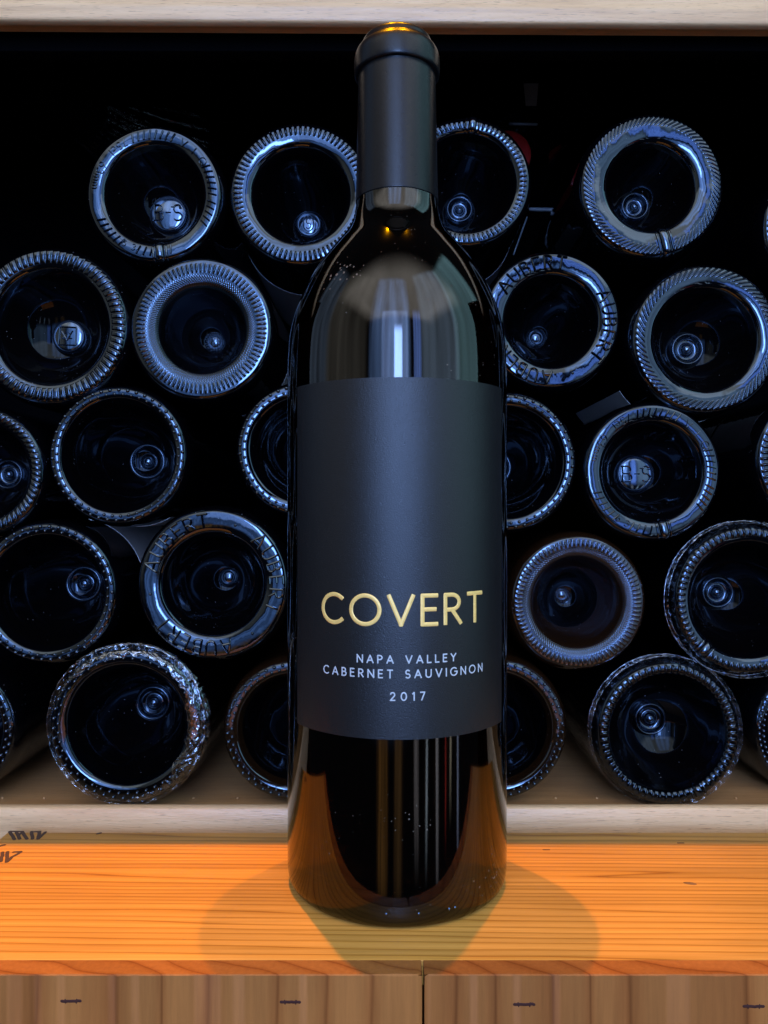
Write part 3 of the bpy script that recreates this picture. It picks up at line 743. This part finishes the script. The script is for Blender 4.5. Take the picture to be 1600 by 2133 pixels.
lying(1727, 470, 137, .39, 'knurl', 'bottle cut off by the right edge above the others, only a sliver of rim showing', hole=.7, punt=.03, kn=70)
lying(102, 678, 164, .386, 'knurl', 'large coarse ribbed bottle base at left edge with a crest disc inside', hole=.72, punt=.027, tip='disc', tipr=.0088, logo='crest', kn=70, k0=.82, k1=.985, knA=.0008, skew=.12, plate=True)
lying(419, 684, 150, .386, 'fine', 'finely stippled bottle base with a stippled centre dot, left of the standing bottle shoulder', hole=.60, punt=.032, tip='ball', tipr=.0058, logo='stipple', kn=84, k0=.80, k1=.93, knA=.0008, paper=(285, 350, .06, .15, PD))
lying(1150, 666, 144, .392, 'aubert', 'AUBERT bottle base right of the standing bottle shoulder', hole=.66, punt=.042, tip='ball', tipr=.0058, start=150)
lying(1473, 705, 156, .384, 'knurl', 'ribbed bottle base with a pale label behind, cut by the right edge at mid height', hole=.68, punt=.028, tip='ring', tipr=.0085, kn=74, skew=1.4, k0=.85, k1=.975, knA=.0009, paper=(212, 330, .035, .13, PB))
lying(-46, 982, 137, .386, 'knurl', 'ribbed bottle base cut in half by the left edge at mid height', hole=.74, punt=.034, tip='ring', tipr=.0080, kn=64, skew=.4, plate=True, knA=.0008, k0=.83, k1=.97)
lying(245, 948, 145, .386, 'dots', 'dotted bottle base between the coarse ribbed one and the left AUBERT one', hole=.80, punt=.052, tip='ring', tipr=.0100, kn=46, paper=(230, 300, .03, .12, PB))
lying(632, 936, 141, .386, 'dots', 'dotted bottle base half hidden behind the left side of the standing label', hole=.76, punt=.050, tip='ring', tipr=.0100, kn=46)
lying(1056, 962, 146, .386, 'dots', 'dotted bottle base half hidden behind the right side of the standing label', hole=.78, punt=.05, tip='ring', tipr=.0100, kn=46)
lying(1360, 982, 144, .386, 'ticks', 'lying bottle marked B-S at right of the standing label, pale bottle label behind it', hole=.71, punt=.030, tip='disc', tipr=.0098, logo='BS', notch=281, start=112)
lying(1722, 955, 146, .386, 'knurl', 'ribbed bottle base barely showing at the right edge at mid height', hole=.72, punt=.03, kn=64)
lying(95, 1235, 148, .386, 'dots', 'dotted bottle base at the left edge beside the left AUBERT one', hole=.80, punt=.052, tip='ring', tipr=.0100, kn=46, paper=(20, 80, .04, .13, PB))
lying(443, 1217, 159, .384, 'aubert', 'AUBERT bottle base left of the gold lettering', hole=.66, punt=.040, tip='ball', tipr=.0058, start=168)
lying(1205, 1255, 142, .388, 'fine', 'finely stippled brownish bottle base right of the gold lettering', hole=.66, punt=.036, tip='ball', tipr=.0045, kn=84, k0=.84, k1=.95, knA=.0006, brown=True)
lying(1562, 1250, 156, .384, 'knurl', 'plastic wrapped ribbed bottle base with a notch, cut by the right edge', hole=.76, punt=.040, tip='ring', tipr=.0086, notch=228, kn=72, k0=.88, k1=.99, knA=.0009,
      wrap=dict(cov=lambda t: .02, loose=1.0, la=150))
lying(-112, 1522, 143, .386, 'dots', 'dotted bottle base barely showing at the lower left edge', hole=.78, punt=.05, kn=46)
lying(262, 1512, 161, .378, 'dots', 'bottle wrapped in crinkled clear plastic on the lower shelf at left', hole=.76, punt=.048, tip='ring', tipr=.0095, kn=46,
      wrap=dict(cov=lambda t: .07 + .20 * max(0, math.cos(t + .25)) ** 1.3 + .10 * max(0, math.cos(t - 1.9)) ** 2, loose=.6, la=20))
lying(612, 1522, 147, .386, 'dots', 'dotted bottle base on the lower shelf left of the standing bottle', hole=.78, punt=.05, kn=48, brown=True)
lying(1033, 1520, 148, .386, 'dots', 'dotted bottle base on the lower shelf right of the standing bottle', hole=.78, punt=.05, kn=48, brown=True)
lying(1394, 1528, 150, .384, 'knurl', 'plastic wrapped ribbed bottle base on the lower shelf with a notch at lower right', hole=.80, punt=.030, tip='ring', tipr=.0086, notch=297, kn=62, k0=.84, k1=.975, knA=.0013,
      wrap=dict(cov=lambda t: .015, loose=1.0, la=150))
lying(1722, 1522, 150, .40, 'dots', 'dark bottle on the lower shelf at the right edge', hole=.75, punt=.04)

# ------------------------------------------------------------------ things lying further back on top of the stack
def neck_first(px, py, depth, capm, label, yaw=0, rbody=.037, wrapm=None, pitch=0):
    c = P(px, py, depth); root = empty('lying_wine_bottle', c, label=label, cat='bottle', group='bottles lying neck first behind the stack')
    root.rotation_euler = (math.radians(pitch), 0, math.radians(yaw))
    pr = chaikin([(.0001, .0006), (.0140, .0006), (.0148, .0015), (.0148, .05), (.0145, .065), (.020, .078), (rbody * .9, .1), (rbody, .12), (rbody, .285), (rbody * .9, .295), (.0001, .295)], 2)
    V, Q = lathe_y(pr, 96); obj('glass_body', fast_mesh([(V, Q)], 'neck_glass'), M['glass_back'], root)
    cp = chaikin([(.0002, -.0002), (.0140, 0), (.0155, .001), (.0158, .006), (.0152, .008), (.0152, .048)], 2)
    V, Q = lathe_y(cp, 64); obj('capsule', fast_mesh([(V, Q)], 'cap'), capm, root)
    if wrapm:
        nt_, rws = 200, 60; W = np.zeros((rws, nt_, 3))
        for j in range(nt_):
            t = 2 * math.pi * j / nt_
            for i in range(rws):
                y = .045 + .24 * i / (rws - 1)
                base = float(np.interp(y, [.04, .06, .085, .12, .3], [.0165, .019, .026, rbody + .002, rbody + .002]))
                rr = base * (1.05 + .16 * abs(noise.noise(Vector((math.cos(t) * 4, math.sin(t) * 4, y * 9)))) + .06 * noise.noise(Vector((math.cos(t) * 14, math.sin(t) * 14, y * 14))))
                W[i, j] = (rr * math.cos(t), y, rr * math.sin(t))
        obj('plastic_wrap', fast_mesh([(W.reshape(-1, 3), grid_faces(rws, nt_, True))], 'wrapb'), wrapm, root)
    return root
neck_first(58, 158, .452, M['black_metal'], 'bottle in streaked clear plastic lying in the dark above the upper left B-S base', yaw=-24, wrapm=M['film_back'])
neck_first(1058, 319, .50, M['red_foil'], 'bottle neck with a red capsule peeping out right of the notched upper base', yaw=0, rbody=.030)
neck_first(1133, 292, .60, M['red_foil'], 'dark red capsule of the bottle neck further right in the dark', yaw=14, rbody=.030, pitch=-6)
neck_first(1225, 190, .50, M['black_metal'], 'bottle in clear plastic lying in the dark above the upper right knurled base', yaw=20, wrapm=M['film_back'])
t = P(1107, 196, .50); mb = MB()
mb.add([(t.x - .0050, t.y, t.z + .007), (t.x + .0046, t.y, t.z + .007), (t.x + .0036, t.y + .001, t.z - .007), (t.x - .0034, t.y + .001, t.z - .007),
        (t.x - .0050, t.y + .0004, t.z + .007), (t.x + .0046, t.y + .0004, t.z + .007), (t.x + .0036, t.y + .0014, t.z - .007), (t.x - .0034, t.y + .0014, t.z - .007)],
       [(0, 1, 2, 3), (7, 6, 5, 4), (0, 4, 5, 1), (1, 5, 6, 2), (2, 6, 7, 3), (3, 7, 4, 0)])
tag(obj('paper_tag', mb.mesh(smooth=False), M['paper_dark']), 'small pale paper tag hanging in the dark above the red capsules', 'tag')
for (a, b_, dep, r_) in (((1062, 258), (1118, 259), .50, .0009), ((1104, 436), (1165, 437), .5, .0012), ((1098, 452), (1070, 530), .5, .0005), ((1150, 450), (1132, 515), .5, .0016)):
    p, q = P(*a, dep), P(*b_, dep); mb = MB(); nrm = (0, -1, 0)
    sweep(mb, [tuple(p.lerp(q, i / 4)) for i in range(5)], [nrm] * 5, r_, r_, 8)
    obj('wire_rod', mb.mesh(), M['grey_metal'], lower)
